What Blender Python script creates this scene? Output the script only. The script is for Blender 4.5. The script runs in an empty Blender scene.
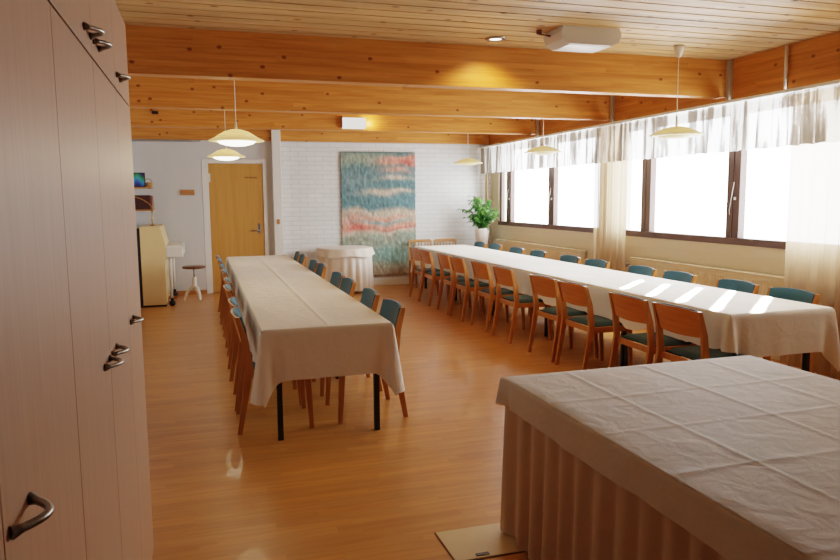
import bpy, bmesh, math, random
from mathutils import Vector, Matrix
random.seed(11)
C = bpy.context.scene.collection
PI = math.pi
sin, cos = math.sin, math.cos

# ------------------------------------------------------------------ mesh builder
class MB:
    def __init__(s): s.v = []; s.f = []; s.sm = []; s.mi = []
    def add(s, vs, fs, smooth=False, mi=0):
        n = len(s.v); s.v += [tuple(v) for v in vs]
        for f in fs: s.f.append([n + i for i in f]); s.sm.append(smooth); s.mi.append(mi)
        return s
    def box(s, a, b, M=None, mi=0, bev=0.0):
        x0, y0, z0 = a; x1, y1, z1 = b
        if x0 > x1: x0, x1 = x1, x0
        if y0 > y1: y0, y1 = y1, y0
        if z0 > z1: z0, z1 = z1, z0
        bm = bmesh.new()
        bmesh.ops.create_cube(bm, size=1)
        for v in bm.verts:
            v.co = Vector((x0 + (v.co.x + .5) * (x1 - x0), y0 + (v.co.y + .5) * (y1 - y0), z0 + (v.co.z + .5) * (z1 - z0)))
        if bev > 0:
            bmesh.ops.bevel(bm, geom=bm.edges[:], offset=bev, segments=2, affect='EDGES', profile=.5)
        if M is not None: bm.transform(M)
        bm.verts.index_update()
        s.add([v.co[:] for v in bm.verts], [[v.index for v in f.verts] for f in bm.faces], False, mi)
        bm.free(); return s
    def bar(s, p, q, w, h, up=(0, 0, 1), mi=0, w2=None, h2=None):
        p = Vector(p); q = Vector(q); d = (q - p).normalized(); u = Vector(up)
        if abs(d.dot(u)) > .99: u = Vector((0, 1, 0))
        r = d.cross(u).normalized(); u = r.cross(d).normalized()
        w2 = w if w2 is None else w2; h2 = h if h2 is None else h2
        vs = []
        for c, ww, hh in ((p, w, h), (q, w2, h2)):
            for a, b in ((-1, -1), (1, -1), (1, 1), (-1, 1)): vs.append(c + r * a * ww / 2 + u * b * hh / 2)
        return s.add(vs, [(0, 3, 2, 1), (4, 5, 6, 7), (0, 1, 5, 4), (1, 2, 6, 5), (2, 3, 7, 6), (3, 0, 4, 7)], False, mi)
    def tube(s, pts, r, n=10, mi=0, cap=True):
        pts = [Vector(p) for p in pts]; k = len(pts)
        rs = r if isinstance(r, (list, tuple)) else [r] * k
        vs = []; nrm = None
        for i, p in enumerate(pts):
            t = (pts[min(i + 1, k - 1)] - pts[max(i - 1, 0)]).normalized()
            if nrm is None:
                nrm = t.orthogonal().normalized()
            nrm = (nrm - t * nrm.dot(t)).normalized(); b = t.cross(nrm)
            for j in range(n):
                a = 2 * PI * j / n
                vs.append(p + (nrm * cos(a) + b * sin(a)) * rs[i])
        fs = [(i * n + j, i * n + (j + 1) % n, (i + 1) * n + (j + 1) % n, (i + 1) * n + j) for i in range(k - 1) for j in range(n)]
        if cap: fs += [tuple(reversed(range(n))), tuple(range((k - 1) * n, k * n))]
        return s.add(vs, fs, True, mi)
    def lathe(s, prof, c=(0, 0, 0), n=32, mi=0, smooth=True):
        vs = []; c = Vector(c)
        for r, z in prof:
            for j in range(n):
                a = 2 * PI * j / n; vs.append(c + Vector((r * cos(a), r * sin(a), z)))
        k = len(prof)
        fs = [(i * n + j, i * n + (j + 1) % n, (i + 1) * n + (j + 1) % n, (i + 1) * n + j) for i in range(k - 1) for j in range(n)]
        return s.add(vs, fs, smooth, mi)
    def grid(s, P, smooth=True, mi=0, wrap=False):
        R = len(P); W = len(P[0]); vs = [p for row in P for p in row]
        fs = []
        for i in range(R - 1):
            for j in range(W if wrap else W - 1):
                k = (j + 1) % W
                fs.append((i * W + j, i * W + k, (i + 1) * W + k, (i + 1) * W + j))
        return s.add(vs, fs, smooth, mi)
    def build(s, name, mats, parent=None, kind=None, solid=None, fixn=True, loc=None):
        me = bpy.data.meshes.new(name)
        vs = s.v
        if loc is not None: vs = [(v[0] - loc[0], v[1] - loc[1], v[2] - loc[2]) for v in s.v]
        me.from_pydata(vs, [], s.f); me.update()
        for p, sm, mi in zip(me.polygons, s.sm, s.mi): p.use_smooth = sm; p.material_index = mi
        if fixn:
            bm = bmesh.new(); bm.from_mesh(me); bmesh.ops.recalc_face_normals(bm, faces=bm.faces[:]); bm.to_mesh(me); bm.free()
        for m in (mats if isinstance(mats, (list, tuple)) else [mats]): me.materials.append(m)
        o = bpy.data.objects.new(name, me); C.objects.link(o)
        if loc is not None: o.location = loc
        if parent is not None: o.parent = parent
        if kind: o['kind'] = kind
        if solid:
            md = o.modifiers.new('thickness', 'SOLIDIFY'); md.thickness = solid; md.offset = -1
        return o

def tag(o, label, cat, group=None, kind=None):
    o['label'] = label; o['category'] = cat
    if group: o['group'] = group
    if kind: o['kind'] = kind
    return o
def thing(name, label, cat, loc=(0, 0, 0), rz=0, group=None):
    o = bpy.data.objects.new(name, None); C.objects.link(o)
    o.empty_display_size = .1
    o.location = loc; o.rotation_euler = (0, 0, rz)
    return tag(o, label, cat, group)
KIDS = {}
def dup(root, loc, rz, label, group=None):
    r = root.copy(); C.objects.link(r); r.location = loc; r.rotation_euler = (0, 0, rz); r['label'] = label
    if group: r['group'] = group
    for ch in list(root.children):
        c = ch.copy(); C.objects.link(c); c.parent = r
        for g in list(ch.children):
            d = g.copy(); C.objects.link(d); d.parent = c
    return r

# ------------------------------------------------------------------ materials
def S(r, g, b):   # sRGB 0..255 -> linear
    f = lambda c: (c / 255 / 12.92) if c / 255 <= .04045 else ((c / 255 + .055) / 1.055) ** 2.4
    return (f(r), f(g), f(b), 1)
class NT:
    def __init__(s, name):
        s.m = bpy.data.materials.new(name); s.m.use_nodes = True; s.t = s.m.node_tree; s.t.nodes.clear()
        s.out = s.n('ShaderNodeOutputMaterial')
    def n(s, ty, **kw):
        nd = s.t.nodes.new(ty)
        for k, v in kw.items():
            if isinstance(k, str) and hasattr(nd, k): setattr(nd, k, v)
            else: nd.inputs[k].default_value = v
        return nd
    def l(s, a, b): s.t.links.new(a, b)
    def val(s, sock, v):
        if hasattr(v, 'links') or hasattr(v, 'is_linked'): s.l(v, sock)
        else: sock.default_value = v
    def math(s, op, a, b=None, c=None):
        nd = s.n('ShaderNodeMath'); nd.operation = op
        s.val(nd.inputs[0], a)
        if b is not None: s.val(nd.inputs[1], b)
        if c is not None: s.val(nd.inputs[2], c)
        return nd.outputs[0]
    def mix(s, f, a, b, mode='MIX'):
        nd = s.n('ShaderNodeMix'); nd.data_type = 'RGBA'; nd.blend_type = mode
        s.val(nd.inputs[0], f); s.val(nd.inputs[6], a); s.val(nd.inputs[7], b)
        return nd.outputs[2]
    def ramp(s, f, stops):
        nd = s.n('ShaderNodeValToRGB'); e = nd.color_ramp.elements
        while len(e) < len(stops): e.new(.5)
        for i, (p, c) in enumerate(stops): e[i].position = p; e[i].color = c
        s.val(nd.inputs[0], f); return nd.outputs[0]
    def coord(s): return s.n('ShaderNodeTexCoord').outputs['Object']
    def mapping(s, v, sc=(1, 1, 1), loc=(0, 0, 0)):
        nd = s.n('ShaderNodeMapping'); nd.inputs['Scale'].default_value = sc; nd.inputs['Location'].default_value = loc
        s.l(v, nd.inputs['Vector']); return nd.outputs[0]
    def noise(s, v, scale, detail=3, rough=.5, dist=0):
        nd = s.n('ShaderNodeTexNoise'); s.l(v, nd.inputs['Vector'])
        nd.inputs['Scale'].default_value = scale; nd.inputs['Detail'].default_value = detail
        nd.inputs['Roughness'].default_value = rough; nd.inputs['Distortion'].default_value = dist
        return nd.outputs[0]
    def sep(s, v):
        nd = s.n('ShaderNodeSeparateXYZ'); s.l(v, nd.inputs[0]); return nd.outputs
    def comb(s, x, y, z):
        nd = s.n('ShaderNodeCombineXYZ')
        for i, q in enumerate((x, y, z)): s.val(nd.inputs[i], q)
        return nd.outputs[0]
    def white(s, v):
        nd = s.n('ShaderNodeTexWhiteNoise'); nd.noise_dimensions = '3D'; s.l(v, nd.inputs['Vector']); return nd.outputs['Value']
    def bsdf(s, col, rough=.5, spec=.5, metal=0, bump=None, bstr=.2, bdist=.01, **kw):
        b = s.n('ShaderNodeBsdfPrincipled')
        s.val(b.inputs['Base Color'], col); s.val(b.inputs['Roughness'], rough)
        b.inputs['Specular IOR Level'].default_value = spec; b.inputs['Metallic'].default_value = metal
        for k, v in kw.items(): b.inputs[k.replace('_', ' ')].default_value = v
        if bump is not None:
            bn = s.n('ShaderNodeBump'); bn.inputs['Strength'].default_value = bstr; bn.inputs['Distance'].default_value = bdist
            s.l(bump, bn.inputs['Height']); s.l(bn.outputs[0], b.inputs['Normal'])
        s.l(b.outputs[0], s.out.inputs[0]); return b

def plain(name, col, rough=.5, spec=.5, metal=0, nscale=30, var=.04, bstr=.05, **kw):
    t = NT(name); v = t.coord(); n = t.noise(v, nscale, 3)
    c = t.mix(n, tuple(x * (1 - var) for x in col[:3]) + (1,), tuple(min(1, x * (1 + var)) for x in col[:3]) + (1,))
    t.bsdf(c, rough, spec, metal, n, bstr, .003, **kw); return t.m

def wood(name, light, dark, ax=0, grain=30, knots=0.0, knot_scale=2.5, strip=None, strip_ax=2, joint=None, var=.25, rough=.45, spec=.4, glow=None, coat=0.0, knotcol=None):
    """grain runs along axis ax; strips of width `strip` along strip_ax get their own tone"""
    t = NT(name); v = t.coord(); x = t.sep(v)
    st = [1.0, 1.0, 1.0]; st[ax] = .06
    vec = v
    tone = None
    if strip:
        row = t.math('FLOOR', t.math('DIVIDE', x[strip_ax], strip))
        if joint:
            sh = t.math('MULTIPLY', t.white(t.comb(row, 3.1, 7.7)), joint)
            col = t.math('FLOOR', t.math('DIVIDE', t.math('ADD', x[ax], sh), joint))
        else: col = 0.5
        tone = t.white(t.comb(row, col, 1.3))
        off = t.math('MULTIPLY', tone, 13.7)
        add = t.n('ShaderNodeVectorMath'); add.operation = 'ADD'
        t.l(v, add.inputs[0]); t.l(t.comb(off, off, off), add.inputs[1]); vec = add.outputs[0]
    g = t.noise(t.mapping(vec, st), grain, 5, .6, .4)
    big = t.noise(t.mapping(vec, st), grain * .18, 2)
    c = t.mix(t.ramp(g, [(.3, (0, 0, 0, 1)), (.7, (1, 1, 1, 1))]), dark, light)
    c = t.mix(t.math('MULTIPLY', big, .35), c, dark)
    if tone is not None:
        k = t.math('ADD', t.math('MULTIPLY', tone, var), 1 - var / 2)
        c = t.mix(1.0, c, t.comb(k, k, k), 'MULTIPLY')
    if knots:
        sc = [1, 1, 1]; sc[ax] = .55
        oth = 3 - ax - strip_ax if False else strip_ax
        vo = t.n('ShaderNodeTexVoronoi'); vo.voronoi_dimensions = '2D'; kx = t.math('MULTIPLY', x[ax], .7)
        wob = t.noise(v, 30, 2); kx = t.math('ADD', kx, t.math('MULTIPLY', wob, .012))
        t.l(t.comb(kx, x[oth], 0.0), vo.inputs['Vector']); vo.inputs['Scale'].default_value = knot_scale
        m = t.ramp(vo.outputs['Distance'], [(0, (1, 1, 1, 1)), (knots * .7, (.75, .75, .75, 1)), (knots * 1.2, (0, 0, 0, 1))])
        c = t.mix(m, c, knotcol or S(95, 48, 18))
    b = t.bsdf(c, rough, spec, 0, g, .08, .002)
    b.inputs['Coat Weight'].default_value = coat
    return t.m

M = {}
M['beam'] = wood('glulam_pine', S(220, 153, 79), S(182, 111, 46), 0, 24, .045, 3.0, .045, 2, 2.3, .16, .42, knotcol=S(110, 55, 20))
M['beam_y'] = wood('glulam_pine_long', S(220, 153, 79), S(182, 111, 46), 1, 24, .045, 3.0, .045, 2, 2.3, .16, .42, knotcol=S(110, 55, 20))
M['board'] = wood('ceiling_pine_boards', S(222, 190, 144), S(180, 140, 92), 0, 20, .06, 2.9, .167, 1, 3.2, .42, .45, knotcol=S(120, 70, 35))
M['floor'] = wood('honey_parquet', S(210, 153, 84), S(184, 121, 57), 0, 26, 0, 2, .065, 1, .62, .17, .33, .5, coat=.1)
M['chairwood'] = wood('beech_orange', S(192, 132, 72), S(170, 108, 54), 2, 40, rough=.35)
M['chairback'] = wood('beech_back_panel', S(202, 134, 70), S(180, 110, 52), 1, 40, rough=.35)
M['doorwood'] = wood('oak_veneer_door', S(200, 150, 82), S(184, 132, 66), 2, 22, rough=.4)
M['cab'] = wood('birch_laminate', S(186, 148, 117), S(173, 134, 104), 2, 60, rough=.42)
M['cabside'] = wood('birch_laminate_edge', S(150, 105, 75), S(120, 80, 55), 2, 60, rough=.5)
M['smallwood'] = wood('small_wood', S(196, 140, 86), S(160, 105, 58), 0, 60)
M['stoolwood'] = wood('dark_stool_wood', S(128, 82, 50), S(96, 58, 34), 0, 60, rough=.3)
M['dark'] = plain('groove_dark', S(24, 14, 8), .9)
M['wall'] = plain('white_wall_paint', S(206, 206, 204), .75, .2, nscale=12, var=.02)
M['cream_wall'] = plain('cream_panel_paint', S(214, 204, 180), .6, .3, nscale=8, var=.02)
M['white'] = plain('white_paint', S(224, 221, 214), .45, nscale=20, var=.02)
M['whitem'] = plain('white_enamel', S(226, 224, 216), .3, nscale=20, var=.02)
M['creampiano'] = plain('cream_lacquer', S(226, 200, 150), .35, nscale=10, var=.03)
M['black'] = plain('black_metal', S(22, 22, 24), .4)
M['blackm'] = plain('black_plastic', S(28, 26, 26), .5)
M['steel'] = plain('brushed_steel', S(150, 146, 140), .3, .5, 1.0, 60, .05)
M['plate'] = plain('galvanised_plate', S(190, 184, 168), .5, .5, .2, 60, .05)
M['frame'] = plain('brown_window_frame', S(92, 72, 66), .5, nscale=40, var=.08)
M['pot'] = plain('white_ceramic', S(232, 228, 220), .3)
M['soil'] = plain('soil', S(60, 42, 28), .9, var=.3)
M['bark'] = plain('bark', S(120, 96, 66), .8, var=.2)
M['wicker'] = plain('wicker', S(176, 132, 80), .8, nscale=90, var=.3, bstr=.4)
M['boxdark'] = plain('dark_brown_box', S(66, 34, 30), .6, nscale=20, var=.15)
M['brass'] = plain('brass', S(170, 130, 80), .35, metal=.8)
M['signtext'] = plain('sign_text', S(92, 58, 30), .6)
M['reddish'] = plain('reddish_brown', S(120, 62, 40), .5)

def fabric(name, col, sc=350, var=.12, rough=.9, trans=0, big=.06, sheen=.2):
    t = NT(name); v = t.coord(); n = t.noise(v, sc, 2); g = t.noise(v, 5, 3)
    dk = tuple(x * (1 - var) for x in col[:3]) + (1,)
    c = t.mix(n, dk, col); c = t.mix(t.math('MULTIPLY', g, big * 2), c, dk)
    b = t.bsdf(c, rough, .2, 0, n, .15, .002)
    b.inputs['Sheen Weight'].default_value = sheen
    if trans:
        tr = t.n('ShaderNodeBsdfTranslucent'); t.l(c, tr.inputs[0]); mx = t.n('ShaderNodeMixShader'); mx.inputs[0].default_value = trans
        t.l(b.outputs[0], mx.inputs[1]); t.l(tr.outputs[0], mx.inputs[2]); t.l(mx.outputs[0], t.out.inputs[0])
    return t.m
M['teal'] = fabric('teal_wool', S(62, 104, 120), 220, .3)
M['tealseat'] = fabric('dark_teal_wool', S(54, 86, 92), 220, .3)
def cloth(name, col, trans=.0, wr=.35):
    t = NT(name); v = t.coord()
    n1 = t.noise(v, 9, 4, .55, .6); n2 = t.noise(v, 260, 2)
    h = t.math('ADD', t.math('MULTIPLY', n1, 1.0), t.math('MULTIPLY', n2, .04))
    dk = tuple(x * .93 for x in col[:3]) + (1,)
    b = t.bsdf(t.mix(n1, dk, col), .62, .35, 0, h, wr, .02)
    b.inputs['Sheen Weight'].default_value = .1
    if trans:
        tr = t.n('ShaderNodeBsdfTranslucent'); tr.inputs[0].default_value = col; mx = t.n('ShaderNodeMixShader'); mx.inputs[0].default_value = trans
        t.l(b.outputs[0], mx.inputs[1]); t.l(tr.outputs[0], mx.inputs[2]); t.l(mx.outputs[0], t.out.inputs[0])
    return t.m
M['cloth'] = cloth('white_table_linen', S(236, 226, 212), .10)
M['cloth_fg'] = cloth('ivory_table_linen', S(208, 194, 174), .05, .3)
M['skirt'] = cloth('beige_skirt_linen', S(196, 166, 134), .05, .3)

def sheer(name, col, op, tint=None, fold_streaks=False):
    t = NT(name); v = t.coord()
    d = t.n('ShaderNodeBsdfDiffuse'); d.inputs[0].default_value = col
    tr = t.n('ShaderNodeBsdfTranslucent'); tr.inputs[0].default_value = col
    a = t.n('ShaderNodeMixShader'); a.inputs[0].default_value = .6
    t.l(d.outputs[0], a.inputs[1]); t.l(tr.outputs[0], a.inputs[2])
    tp = t.n('ShaderNodeBsdfTransparent'); tp.inputs[0].default_value = (1, 1, 1, 1)
    m = t.n('ShaderNodeMixShader')
    if fold_streaks:
        st = t.noise(t.mapping(v, (1, 1, .10)), 9, 3, .6, .3)  # fold shade put into opacity and translucent colour as vertical streaks
        lace = t.noise(v, 30, 3, .6, 1.0)
        k = t.math('ADD', st, t.math('MULTIPLY', t.math('SUBTRACT', lace, .5), .10))
        f = t.ramp(k, [(.50, (op, op, op, 1)), (.56, (.93, .93, .93, 1)), (.66, (.99, .99, .99, 1))])
        t.l(f, m.inputs[0]); a.inputs[0].default_value = .5; t.l(t.ramp(k, [(.46, (.9, .88, .85, 1)), (.53, (.13, .11, .095, 1)), (.62, (.07, .06, .05, 1))]), tr.inputs[0])
    else: m.inputs[0].default_value = op
    t.l(tp.outputs[0], m.inputs[1]); t.l(a.outputs[0], m.inputs[2]); t.l(m.outputs[0], t.out.inputs[0])
    return t.m
M['sheer'] = sheer('beige_sheer', S(206, 182, 150), .8)
M['valance'] = sheer('lace_valance', S(206, 196, 184), .72, fold_streaks=True)

def emis(name, col, st):
    t = NT(name); v = t.coord(); n = t.noise(v, 4, 1)
    e = t.n('ShaderNodeEmission'); t.l(t.mix(n, col, tuple(x * .97 for x in col[:3]) + (1,)), e.inputs[0]); e.inputs[1].default_value = st
    t.l(e.outputs[0], t.out.inputs[0]); return t.m
M['lamp_lit'] = emis('lit_diffuser', (1, .93, .72, 1), 5)
M['box_lit'] = emis('lit_box', (1, .93, .85, 1), 1.1)
M['spot_lit'] = emis('lit_spot', (1, .9, .75, 1), 5)
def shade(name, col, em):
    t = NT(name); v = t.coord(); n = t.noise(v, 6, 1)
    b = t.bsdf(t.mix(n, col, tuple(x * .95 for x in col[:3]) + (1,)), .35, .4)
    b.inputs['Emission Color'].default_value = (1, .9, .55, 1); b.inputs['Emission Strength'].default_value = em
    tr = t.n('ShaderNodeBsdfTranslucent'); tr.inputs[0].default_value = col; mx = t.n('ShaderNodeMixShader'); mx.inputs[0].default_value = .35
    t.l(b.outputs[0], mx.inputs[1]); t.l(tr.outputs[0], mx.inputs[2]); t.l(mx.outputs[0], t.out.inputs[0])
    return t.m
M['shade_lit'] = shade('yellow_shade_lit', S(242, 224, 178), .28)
M['shade'] = shade('yellow_shade_glow', S(248, 234, 186), .22)  # faint glow added to the shades of the unlit pendants
t = NT('window_glass'); g = t.n('ShaderNodeBsdfGlossy'); g.inputs[1].default_value = .02; tp = t.n('ShaderNodeBsdfTransparent'); mx = t.n('ShaderNodeMixShader')
fr = t.n('ShaderNodeFresnel'); fr.inputs[0].default_value = 1.3; mx.inputs[0].default_value = .03; t.l(tp.outputs[0], mx.inputs[1]); t.l(g.outputs[0], mx.inputs[2]); t.l(mx.outputs[0], t.out.inputs[0])
M['glass'] = t.m
# white painted brick
t = NT('white_painted_brick'); v = t.coord(); x = t.sep(v)
bk = t.n('ShaderNodeTexBrick'); t.l(t.comb(x[0], x[2], 0.0), bk.inputs['Vector'])
bk.inputs['Scale'].default_value = 1; bk.inputs['Brick Width'].default_value = .27; bk.inputs['Row Height'].default_value = .078
bk.inputs['Mortar Size'].default_value = .006; bk.inputs['Mortar Smooth'].default_value = .4
bk.inputs['Color1'].default_value = S(222, 223, 222); bk.inputs['Color2'].default_value = S(216, 217, 216); bk.inputs['Mortar'].default_value = S(196, 197, 196)
t.bsdf(bk.outputs[0], .6, .3, 0, t.math('SUBTRACT', 1.0, bk.outputs[1]), .5, .006); M['brick'] = t.m
# leaf
t = NT('ficus_leaf'); v = t.coord(); n = t.noise(v, 14, 2)
c = t.ramp(n, [(.3, S(44, 88, 50)), (.55, S(84, 138, 66)), (.75, S(146, 190, 84))])
b = t.bsdf(c, .4, .5); tr = t.n('ShaderNodeBsdfTranslucent'); t.l(c, tr.inputs[0]); mx = t.n('ShaderNodeMixShader'); mx.inputs[0].default_value = .4
t.l(b.outputs[0], mx.inputs[1]); t.l(tr.outputs[0], mx.inputs[2]); t.l(mx.outputs[0], t.out.inputs[0]); M['leaf'] = t.m
# tapestry and picture (vertex colours designed in code, woven by noise)
def vcol(name, nscale, rough=.95, bstr=.6):
    t = NT(name); a = t.n('ShaderNodeVertexColor'); a.layer_name = 'Col'; v = t.coord()
    n = t.noise(t.mapping(v, (1, 1, .35)), nscale, 3, .7); n2 = t.noise(t.mapping(v, (1, 1, .3)), nscale * .35, 3, .7)
    k = t.math('ADD', .80, t.math('MULTIPLY', t.math('ADD', n, n2), .26))
    c = t.mix(1.0, a.outputs[0], t.comb(k, k, k), 'MULTIPLY')
    t.bsdf(c, rough, .1, 0, n, bstr, .005); return t.m
M['tapestry'] = vcol('woven_wool', 120)
M['picture'] = vcol('picture_print', 20, .4, .05)

# ------------------------------------------------------------------ the room
XL, XR, YB, YF, ZC = -1.0, 5.15, -2.6, 12.2, 2.88
MB().box((XL - .1, YB - .1, -.1), (XR + .3, YF + .1, 0)).build('floor', M['floor'], kind='structure')
cb = MB(); y = YB
cb.box((XL, YB, ZC + .03), (XR + .3, YF, ZC + .1), mi=1)
while y < YF - .01:
    y1 = min(y + .148, YF); cb.box((XL, y, ZC), (XR + .1, y1, ZC + .028)); y += .167
# align board strips with the material rows (multiples of .167)
for i, vv in enumerate(cb.v): cb.v[i] = (vv[0], vv[1] + (-.2 + .032 + .007), vv[2])
cb.build('ceiling', [M['board'], M['dark']], kind='structure')
# roof above (keeps skylight out)
MB().box((XL - .3, YB - .3, ZC + .11), (XR + .35, YF + .3, ZC + .2)).build('trim_12', M['dark'], kind='structure')
# walls
MB().box((XL - .12, YB, 0), (XL, YF + .1, ZC + .1)).build('wall_left', M['wall'], kind='structure')
MB().box((XL - .12, YB - .12, 0), (XR + .2, YB, ZC + .1)).build('wall_back', M['wall'], kind='structure')
MB().box((-.1, YF + .01, 0), (.12, YF + .12, ZC)).box((.1, YF, 0), (XR + .2, YF + .12, ZC + .1)).build('wall_front', M['brick'], kind='structure')
w = MB()
w.box((XL - .1, YF - .08, 0), (.04, YF + .1, 2.47))
w.box((.035, YF - .005, 2.17), (1.175, YF + .08, 2.56)).box((XL, YF + .02, 2.46), (1.17, YF + .1, ZC)).box((1.06, YF - .004, 0), (1.18, YF + .08, 2.3))
w.build('wall_partition', M['wall'], kind='structure')
# door with casing
fr = MB()
fr.box((.045, YF - .05, 0), (.145, YF + .02, 2.2), bev=.004).box((1.015, YF - .05, 0), (1.07, YF + .02, 2.2), bev=.004).box((.145, YF - .05, 2.135), (1.015, YF + .02, 2.2), bev=.004)
fr.build('trim_1', M['white'], kind='structure')
dr = MB().box((.15, YF - .035, .01), (1.01, YF - .005, 2.13), bev=.002).build('door_1', M['doorwood'], kind='structure')
MB().tube([(.93, YF - .035, 1.03), (.93, YF - .085, 1.03), (.80, YF - .09, 1.03)], .011).box((.905, YF - .042, .97), (.955, YF - .034, 1.14), bev=.003).build('door_handle', M['steel'], dr)
MB().box((.147, YF - .05, 1.83), (.175, YF - .036, 1.97)).build('hinge', M['white'], dr)
sg = MB().box((.70, YF - .04, 1.885), (.93, YF - .035, 1.925))
sp = sg.build('door_sign', M['doorwood'], dr)
lt = MB(); xx = .712
for i in range(9):
    wd = .014 + .006 * (i % 3 == 1); lt.box((xx, YF - .042, 1.893), (xx + wd * .28, YF - .0401, 1.917)); lt.box((xx, YF - .042, [1.911, 1.893, 1.902][i % 3]), (xx + wd, YF - .0401, [1.917, 1.899, 1.908][i % 3]))
    lt.box((xx + wd * .72, YF - .042, 1.893), (xx + wd, YF - .0401, 1.917)); xx += .0235
lt.build('sign_text', M['signtext'], sp)
# column by the door, and the cover strip left of the door
MB().box((1.17, YF - .14, 0), (1.315, YF - .001, 2.72), bev=.004).build('trim_2', M['white'], kind='structure')
MB().box((XL, YF - .095, 0), (.04, YF - .081, .07)).box((.04, YF - .06, 0), (.05, YF - .04, .07)).build('baseboard_left', M['smallwood'], kind='structure')
MB().box((1.32, YF - .02, 0), (XR, YF - .001, .12), bev=.003).build('baseboard_front', M['white'], kind='structure')
# beams across
BY = [6.0, 8.1, 10.2]
for i, by in enumerate(BY):
    b = MB(); b.box((XL, by, 2.52), (5.085, by + .14, ZC - .001)); b.build('trim_%d' % (3 + i), M['beam'], kind='structure')
MB().box((XL, YF - .06, 2.505), (1.165, YF - .005, ZC - .001)).box((1.32, YF - .06, 2.505), (5.085, YF - .005, ZC - .001)).build('trim_6', M['beam'], kind='structure')
# beam on top of the window wall
MB().box((5.09, YB, 2.46), (5.25, YF - .003, ZC - .001)).build('trim_7', M['beam_y'], kind='structure')
for i, by in enumerate(BY):
    MB().box((5.05, by - .05, 2.47), (5.088, by - .002, ZC - .01)).build('trim_%d' % (8 + i), M['plate'], kind='structure')
MB().tube([(5.06, 5.25, 2.47), (5.06, 5.25, ZC - .01)], .014).build('trim_11', M['white'], kind='structure')
# window wall: pieces around the openings
WIN = [(8.45, 11.86, [11.45, 9.88]), (3.2, 8.03, [7.44, 5.96, 4.46])]
ZS, ZT = 1.06, 2.42
w = MB(); w.box((XR, YB, 0), (XR + .2, YF, ZS)); w.box((XR + .02, YB, ZT), (XR + .2, YF, 2.5))
ys = [YF] + [q for a, b, _ in WIN for q in (b, a)] + [YB]
for i in range(0, len(ys), 2): w.box((XR, ys[i + 1], ZS), (XR + .2, ys[i], ZT))
# panel joints
for z in (.92,): w.box((XR - .006, YB, z), (XR - .0005, YF, z + .02))
w.build('wall_right', M['cream_wall'], kind='structure')
for i, (a, b, ms) in enumerate(WIN):
    f = MB(); d0, d1 = XR + .03, XR + .09
    f.box((XR - .015, a, ZS - .01), (d1, b, ZS + .06), bev=.003).box((d0, a, ZT - .07), (d1, b, ZT)).box((d0, a, ZS), (d1, a + .07, ZT)).box((d0, b - .07, ZS), (d1, b, ZT))
    for m in ms:
        f.box((d0 - .02, m - .09, ZS + .04), (d1, m - .005, ZT - .05), bev=.004).box((d0 - .02, m + .005, ZS + .04), (d1, m + .09, ZT - .05), bev=.004).box((d0, m - .006, ZS), (d1 - .01, m + .006, ZT))
    fo = f.build('window_%d' % (i + 1), M['frame'], kind='structure')
    ed = [a + .07] + [q for m in sorted(ms) for q in (m - .09, m + .09)] + [b - .07]
    for k in range(0, len(ed), 2):
        MB().add([(XR + .065, ed[k], ZS + .05), (XR + .065, ed[k + 1], ZS + .05), (XR + .065, ed[k + 1], ZT - .06), (XR + .065, ed[k], ZT - .06)], [(0, 1, 2, 3)]).build('window_pane', M['glass'], fo)
    if i < 2:
        for m in ms[-2:] if i else ms:
            h = MB().box((XR - .004, m - .045, 1.5), (XR + .01, m - .025, 1.53)).tube([(XR - .012, m - .035, 1.62 + .06), (XR - .03, m - .03, 1.56), (XR - .02, m + .01, 1.4), (XR - .012, m + .012, 1.35)], .003)
            h.build('window_catch', M['whitem'], fo)

# ------------------------------------------------------------------ radiators
def radiator(y0, y1, label):
    t_ = thing('radiator', label, 'radiator', (XR - .06, (y0 + y1) / 2, 0), 0, 'radiators under the windows')
    o = Vector(t_.location); L = (y1 - y0) / 2
    b = MB().box((-.045, -L, .18), (.035, L, .78), bev=.008)
    n = int(2 * L / .04)
    for k in range(n):
        yy = -L + .03 + k * (2 * L - .06) / n; b.box((-.05, yy, .22), (-.044, yy + .02, .74))
    b.build('panel', M['cream_wall'], t_)
    MB().box((-.05, -L, .78), (.04, L, .80), bev=.004).build('top_grille', M['cream_wall'], t_)
    MB().tube([(0, L, .70), (0, L + .06, .70), (0, L + .06, .02)], .009).build('pipe', M['cream_wall'], t_)
    MB().tube([(-.01, L + .06, .70), (-.07, L + .06, .70)], [.02, .024]).build('valve', M['steel'], t_)
radiator(8.75, 11.75, 'long cream radiator under the far window, beside the potted plant')
radiator(4.0, 7.55, 'long cream radiator under the near wide window, right of the middle curtain')

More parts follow.
